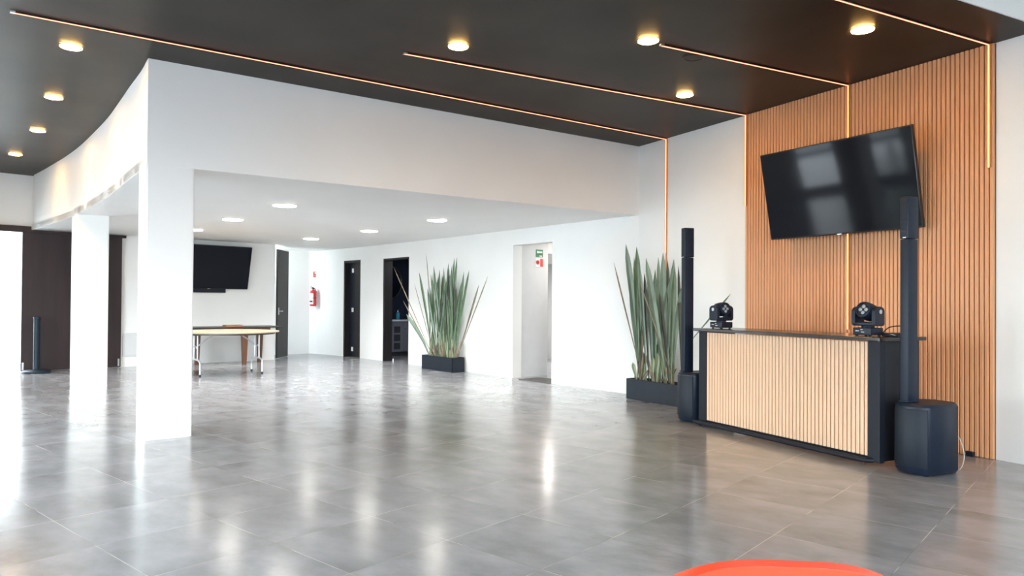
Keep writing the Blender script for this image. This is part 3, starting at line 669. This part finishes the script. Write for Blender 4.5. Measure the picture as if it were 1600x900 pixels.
b = MB(); flat(b, [(0.020, 0.070), (0.086, 0.070), (0.086, -0.070), (0.020, -0.070)]); b.build('red_block', MT['signred'], sg)
b = MB(); ax = Matrix.Rotation(-PI / 2, 3, 'Y'); b.lathe([(0.030, 0.0), (0.040, 0.0), (0.040, 0.002), (0.030, 0.002), (0.030, 0.0)], 28, (-0.009, -0.038, 0.005), ax)
b.box((-0.0095, -0.038, 0.005), (0.002, 0.008, 0.066), Matrix.Rotation(math.radians(45), 3, 'X')); b.build('red_ring', MT['signred'], sg)
b = MB(); b.box((-0.0088, -0.038, 0.004), (0.0015, 0.034, 0.010)); b.build('pictogram', MT['signblack'], sg)
dm = MB(); ob(dm, 0.02, w - 0.25, -0.06, 0.42, 0.0, 0.012); tag(dm.build('door_mat', MT['mat_']), 'dark grey door mat on the floor of the white opening', 'mat')

def added_room_light(p, size, power, colr):  # unseen area lights added to brighten passage, bathroom and corridor
    l = bpy.data.lights.new('added_room_light', 'AREA'); l.shape = 'DISK'; l.size = size; l.energy = power; l.color = colr
    o = bpy.data.objects.new('added_room_light', l); COL.objects.link(o); o.location = p
added_room_light(OPM @ Vector((0.35, 1.2, 2.5)), 0.5, 8, (1, 0.92, 0.86))
added_room_light(OPM @ Vector((w + 1.4, 2.2, 2.2)), 0.5, 22, (1, 0.95, 0.9))
added_room_light(bathp(0.1, 1.0, 2.45), 0.4, 7, (0.9, 0.95, 1))
added_room_light((-18.0, -2.9, 2.7), 1.2, 95, (0.97, 0.99, 1))

# ------------------------------------------------------------------ far wall: sliding panel, electrical hatch, extinguisher
def cbox(b, s0, s1, off0, off1, z0, z1, bevel=0.0):
    p = pC((s0 + s1) / 2, (off0 + off1) / 2); R = Matrix(((WCd.x, -WCn.x, 0), (WCd.y, -WCn.y, 0), (0, 0, 1)))
    b.box((p.x, p.y, (z0 + z1) / 2), (s1 - s0, abs(off1 - off0), z1 - z0), R, bevel); return b
sp = thing('sliding_door', 'tall dark walnut sliding panel door hung from a track on the far white wall', 'door', (0, 0, 0))
cbox(MB(), -1.73, -0.11, 0.04, 0.085, 0.012, 2.515, 0.003).build('door_leaf', MT['walnut'], sp)
cbox(MB(), -3.8, -0.045, 0.01, 0.115, 2.515, 2.565).build('track', MT['walnut'], sp)
cbox(MB(), -3.8, -1.60, 0.002, 0.115, 2.565, 2.625).build('track_fascia', MT['walnut'], sp)
for s_ in (-1.70, -0.15): cbox(MB(), s_ - 0.015, s_ + 0.015, 0.085, 0.10, 0.03, 0.17, 0.004).build('floor_guide', MT['steel'], sp)
ep = thing('electrical_hatch', 'pale grey metal hatch low on the far wall beside the walnut sliding door', 'hatch')
cbox(MB(), -0.06, 0.42, 0.0, 0.02, 0.20, 0.66, 0.003).build('frame', MT['panelgrey'], ep)
cbox(MB(), -0.03, 0.39, 0.02, 0.028, 0.225, 0.635, 0.002).build('hatch_door', MT['panelgrey'], ep)
cbox(MB(), 0.21, 0.24, 0.028, 0.045, 0.41, 0.44, 0.004).build('latch', MT['black'], ep)
# black door standing open in the recess
a0, a1 = Vector((-16.93, 3.33)), Vector((-17.55, 3.70)); dd = (a1 - a0); rr = math.atan2(dd.y, dd.x)
o = bpy.data.objects.new('door_3', None); COL.objects.link(o); o.location = (a0.x, a0.y, 0); o.rotation_euler = (0, 0, rr); struct(o)
MB().box((dd.length / 2, 0, 1.25), (dd.length, 0.04, 2.48), bevel=0.003).build('door_leaf', MT['espresso'], o)
b = MB(); b.box((0.07, -0.05, 1.08), (0.02, 0.06, 0.02)); b.box((0.13, -0.075, 1.08), (0.13, 0.016, 0.02), bevel=0.004); b.build('door_handle', MT['steel'], o)
MB().box((0.07, -0.024, 1.08), (0.04, 0.008, 0.16)).build('lock_plate', MT['steel'], o)
fe = thing('fire_extinguisher', 'red fire extinguisher with white label hung in the far white corner', 'fire extinguisher', (-18.02, 4.42, 1.19), math.radians(-50))
MB().lathe([(0.06, 0.0), (0.078, 0.012), (0.080, 0.03), (0.080, 0.33), (0.070, 0.375), (0.035, 0.405), (0.024, 0.41), (0.024, 0.43)], 28).build('cylinder_body', MT['red'], fe, True)
def arcsheet(a0_, a1_, z0_, z1_, r_=0.0815):
    b = MB(); r0, r1 = [], []
    for i in range(13):
        a = a0_ + (a1_ - a0_) * i / 12; r0.append((r_ * math.cos(a), r_ * math.sin(a), z0_)); r1.append((r_ * math.cos(a), r_ * math.sin(a), z1_))
    b.rings([r0, r1], close=False); return b
arcsheet(math.radians(-70), math.radians(40), 0.05, 0.32).build('label', MT['labelw'], fe, True)
arcsheet(math.radians(-60), math.radians(25), 0.10, 0.14, 0.0825).build('label_print', MT['signblack'], fe, True)
arcsheet(0, 2 * PI, 0.200, 0.215, 0.0828).build('strap', MT['black'], fe, True)
b = MB(); b.box((0.0, 0, 0.445), (0.05, 0.035, 0.04), bevel=0.006); b.box((0.055, 0, 0.47), (0.11, 0.022, 0.012), Matrix.Rotation(math.radians(-14), 3, 'Y')); b.box((0.05, 0, 0.435), (0.10, 0.022, 0.012), Matrix.Rotation(math.radians(12), 3, 'Y')); b.build('valve_handle', MT['black'], fe)
MB().tube(smooth_pts([(-0.02, 0, 0.445), (-0.07, 0, 0.43), (-0.10, 0.0, 0.36), (-0.095, 0, 0.20), (-0.088, 0, 0.12)]), 0.011).build('hose', MT['black'], fe, True)
MB().box((-0.09, 0, 0.36), (0.05, 0.05, 0.03)).build('wall_hook', MT['black'], fe)
es_ = thing('extinguisher_sign', 'tiny red sign on the white corner wall directly above the fire extinguisher', 'sign', (-18.155, 4.50, 1.985), math.radians(-25))
MB().box((0, 0, 0), (0.012, 0.10, 0.145)).build('plate', MT['signred'], es_)
b = MB(); b.box((0.007, 0, 0.035), (0.002, 0.03, 0.05)); b.build('pictogram', MT['labelw'], es_); MB().box((0.007, 0, -0.035), (0.002, 0.06, 0.010)).build('caption_bar', MT['labelw'], es_)

# ------------------------------------------------------------------ stanchion post
st = thing('stanchion_post', 'dark blue black barrier post on round base standing before the walnut sliding door', 'barrier post', (-15.352, -1.118, 0))
MB().lathe([(0.222, 0), (0.228, 0.012), (0.222, 0.035), (0.195, 0.05), (0.065, 0.06), (0.05, 0.066)], 40).build('round_base', MT['post'], st, True)
MB().lathe([(0.052, 0.06), (0.052, 0.955), (0.058, 0.957), (0.058, 0.995), (0.050, 1.0), (0, 1.001)], 28).build('post', MT['post'], st, True)
MB().box((0.056, 0, 0.975), (0.02, 0.055, 0.032), bevel=0.003).build('belt_slot', MT['black'], st)

# ------------------------------------------------------------------ tables on the far side
tb = thing('round_folding_table', 'round folding table with beige top and pale steel legs in front of the far wall', 'table', (-13.80, 1.86, 0), math.radians(8))
MB().lathe([(0.0, 0.742), (0.86, 0.742), (0.885, 0.746), (0.89, 0.756), (0.885, 0.768), (0.0, 0.770)], 64).build('table_top', MT['table'], tb, True)
MB().lathe([(0.80, 0.715), (0.82, 0.715), (0.82, 0.742), (0.80, 0.742), (0.80, 0.715)], 64).build('apron_ring', MT['darktop'], tb, True)
for s_ in (-1, 1):
    fr = MB(); y = s_ * 0.53
    fr.tube([(-0.12, y, 0.73), (-0.12, y, 0.28)], 0.014); fr.tube([(0.12, y, 0.73), (0.12, y, 0.28)], 0.014)
    fr.tube(smooth_pts([(-0.30, y, 0.0), (-0.30, y, 0.19), (-0.26, y, 0.25), (-0.12, y, 0.27), (0.12, y, 0.27), (0.26, y, 0.25), (0.30, y, 0.19), (0.30, y, 0.0)]), 0.0155)
    lg = fr.build('leg', MT['tableleg'], tb, True)
    MB().tube(smooth_pts([(0.0, y, 0.47), (0.0, y - s_ * 0.10, 0.56), (0.0, y - s_ * 0.34, 0.73)]), 0.011).build('folding_brace', MT['tableleg'], lg, True)
    for x in (-0.30, 0.30): MB().lathe([(0.019, 0), (0.020, 0.03), (0.016, 0.032)], 14, (x, y, 0)).build('foot_cap', MT['black'], lg, True)
    MB().tube([(-0.12, y, 0.50), (0.12, y, 0.50)], 0.010).build('cross_bar', MT['tableleg'], lg, True)
wt = thing('wooden_table', 'dark topped table with tapered brown wooden legs behind the round folding table', 'table', (-15.88, 2.35, 0), aC - PI / 2)
MB().box((0.0, -0.17, 0.765), (0.72, 2.0, 0.028), bevel=0.006).build('table_top', MT['darktop'], wt)
MB().box((0, -0.22, 0.71), (0.50, 1.62, 0.075)).build('apron', MT['brown'], wt)
for x, y in ((0.22, 0.05), (-0.22, 0.55), (0.22, -1.05), (-0.22, -0.75)):
    if True:
        b = MB()
        b.rings([[(x + a * 0.045, y + c * 0.032, 0.0) for a, c in ((-1, -1), (1, -1), (1, 1), (-1, 1))], [(x + a * 0.075, y + c * 0.055, 0.75) for a, c in ((-1, -1), (1, -1), (1, 1), (-1, 1))]])
        b.build('leg', MT['brown'], wt)
tr = thing('wooden_tray', 'small reddish brown tray lying on the dark topped table', 'tray', (-15.72, 2.22, 0.779), aC - PI / 2)
MB().box((0, 0, 0.008), (0.20, 0.34, 0.014)).build('tray_base', MT['tray'], tr)
b = MB()
for y in (-0.165, 0.165): b.box((0, y, 0.018), (0.20, 0.012, 0.034))
for x in (-0.095, 0.095): b.box((x, 0, 0.018), (0.012, 0.33, 0.034))
b.build('tray_rim', MT['tray'], tr)

# ------------------------------------------------------------------ things on the bar, cables on the floor
mx = thing('mixer_box', 'flat black box with silver curve on the bar top beside the near stage light', 'control box', on_bar(BW - 0.045, 0.27), BA)
MB().box((0, 0, 0.016), (0.14, 0.20, 0.030), bevel=0.005).build('case', MT['plastic'], mx, True)
MB().tube(smooth_pts([(-0.06, -0.103, 0.006), (-0.03, -0.106, 0.020), (0.02, -0.106, 0.024), (0.06, -0.103, 0.014)]), 0.003).build('silver_trim', MT['chrome'], mx, True)
for s_, dy in ((BW - 0.085, 0.43), (BW - 0.045, 0.445)):
    v_ = thing('cable_plug', 'pale upright plug behind the near stage light' if dy < 0.44 else 'pale upright plug beside its twin, closest to the bar end', 'plug', on_bar(s_, dy), 0, 'upright plugs on the bar')
    MB().lathe([(0.010, 0), (0.012, 0.004), (0.012, 0.05), (0.008, 0.06), (0.006, 0.085)], 14).build('plug_body', MT['cable_w'], v_, True)
    MB().lathe([(0.013, 0.05), (0.013, 0.062)], 14).build('collar', MT['brass'], v_, True)
def curve_thing(name, pts, r, m, label, cat):
    P_ = smooth_pts(pts, 8); o = MB().tube(P_, r, 8).build(name, MT[m], None, True); return tag(o, label, cat)
c0 = [on_bar(BW - 0.125, 0.20, 1.075), on_bar(BW - 0.10, 0.24, 1.12), on_bar(BW - 0.05, 0.30, 1.135), on_bar(BW - 0.0, 0.34, 1.125), on_bar(BW + 0.01, 0.40, 1.10), on_bar(BW - 0.02, 0.47, 1.062)]
curve_thing('power_cable', c0, 0.0045, 'black', 'black cable arching from the near stage light over the bar end', 'cable')
curve_thing('speaker_cable', [(-3.33, 5.885, 0.33), (-3.27, 5.91, 0.25), (-3.236, 5.91, 0.14), (-3.238, 5.90, 0.06), (-3.262, 5.90, 0.010), (-3.31, 5.92, 0.005), (-3.40, 6.05, 0.005), (-3.46, 6.22, 0.005)], 0.004, 'cable_w', 'pale looping cable hanging behind the near loudspeaker down to the floor', 'cable')
pl = thing('wall_plug', 'small black plug on the floor against the slats near their outer corner', 'plug', (-3.53, 6.545, 0))
MB().box((0, 0, 0.022), (0.065, 0.035, 0.040), bevel=0.006).build('plug_body', MT['black'], pl, True)

# ------------------------------------------------------------------ red moulded chair just below the camera
ch = thing('red_chair', 'glossy red orange moulded plastic chair, only its rounded back top in view', 'chair', (-1.144, 1.268, -0.004), math.radians(236))
def shell_pt(u, v):
    """u across -1..1, v along the profile 0 (front lip) .. 1 (top of back)"""
    prof = [(-0.22, 0.435), (-0.20, 0.455), (-0.10, 0.445), (0.05, 0.435), (0.16, 0.45), (0.215, 0.52), (0.235, 0.62), (0.25, 0.72), (0.262, 0.79), (0.27, 0.822)]
    f_ = v * (len(prof) - 1); i = min(int(f_), len(prof) - 2); t_ = f_ - i
    y = prof[i][0] * (1 - t_) + prof[i + 1][0] * t_; z = prof[i][1] * (1 - t_) + prof[i + 1][1] * t_
    return y, z
def seat_grid(v0, v1, nv, nu, widf, sag):
    b = MB(); top, bot = [], []
    for j in range(nv + 1):
        v = v0 + (v1 - v0) * j / nv; y, z = shell_pt(0, v); w = widf(v); rt_, rb_ = [], []
        for i in range(nu + 1):
            u = -1 + 2 * i / nu; cy, cz = sag(u, v)
            rt_.append(b.b.verts.new((u * w, y + cy, z + cz)))
        top.append(rt_)
    for j in range(nv):
        for i in range(nu): b.b.faces.new((top[j][i], top[j][i + 1], top[j + 1][i + 1], top[j + 1][i]))
    return b
def sh(b, name):
    o = b.build(name, MT['chair'], ch, True); md = o.modifiers.new('thick', 'SOLIDIFY'); md.thickness = 0.022; md.offset = 0
    bv = o.modifiers.new('round', 'BEVEL'); bv.width = 0.009; bv.segments = 3; bv.limit_method = 'ANGLE'
    ss = o.modifiers.new('smooth', 'SUBSURF'); ss.levels = 1; ss.render_levels = 2
    return o
sh(seat_grid(0.0, 0.52, 10, 12, lambda v: 0.215 if v > 0.06 else 0.19, lambda u, v: (0, 0.018 * u * u)), 'seat')
def backw(v):
    t_ = (v - 0.5) / 0.5
    return 0.225 + 0.022 * t_
sh(seat_grid(0.50, 1.0, 14, 20, backw, lambda u, v: (-0.05 * u * u, -0.085 * (abs(u) ** 3.0) * max(0, (v - 0.78) / 0.22))), 'backrest')
for x in (-0.17, 0.17):
    for y in (-0.17, 0.19):
        MB().tube([(x, y, 0.44), (x * 1.15, y * 1.15, 0.0)], [0.016, 0.012], 12).build('leg', MT['chrome'], ch, True)
b = MB(); b.tube([(-0.178, -0.178, 0.28), (0.178, -0.178, 0.28)], 0.008); b.tube([(-0.178, 0.198, 0.28), (0.178, 0.198, 0.28)], 0.008); b.build('stretcher', MT['chrome'], ch, True)

# ------------------------------------------------------------------ trees on the terrace outside the rear glazing (seen mirrored in the screens)
def tree(loc, rad, hgt, label, seed):
    rnd = random.Random(seed); o = thing('garden_tree', label, 'tree', loc, 0, 'garden trees outside the rear windows')
    MB().tube([(0, 0, 0), (0.05, 0, hgt * 0.3), (0, 0.05, hgt * 0.6)], [0.14, 0.11, 0.07]).build('trunk', MT['bark'], o, True)
    b = MB()
    for i in range(1500):
        d = Vector((rnd.gauss(0, 1), rnd.gauss(0, 1), rnd.gauss(0, 1))).normalized() * rad * rnd.random() ** 0.35
        c = Vector((0, 0, hgt * 0.62)) + Vector((d.x, d.y, d.z * hgt * 0.42 / rad)); s_ = rnd.uniform(0.12, 0.26)
        a = Vector((rnd.gauss(0, 1), rnd.gauss(0, 1), rnd.gauss(0, 1))).normalized(); e = a.orthogonal().normalized()
        b.b.faces.new([b.b.verts.new(c + v_) for v_ in (a * s_, e * s_ * 0.45, -a * s_, -e * s_ * 0.45)])
    b.build('crown', MT['foliage'], o)
tree((-9.0, -10.5, -0.16), 2.0, 5.2, 'leafy garden tree seen mirrored in the middle of the big screen', 1)
tree((-13.9, -12.5, -0.16), 2.2, 5.8, 'leafy garden tree farther along the terrace, toward the far wall', 2)
tree((-4.2, -12.5, -0.16), 2.1, 5.5, 'leafy garden tree farther along the terrace, toward the camera side', 3)
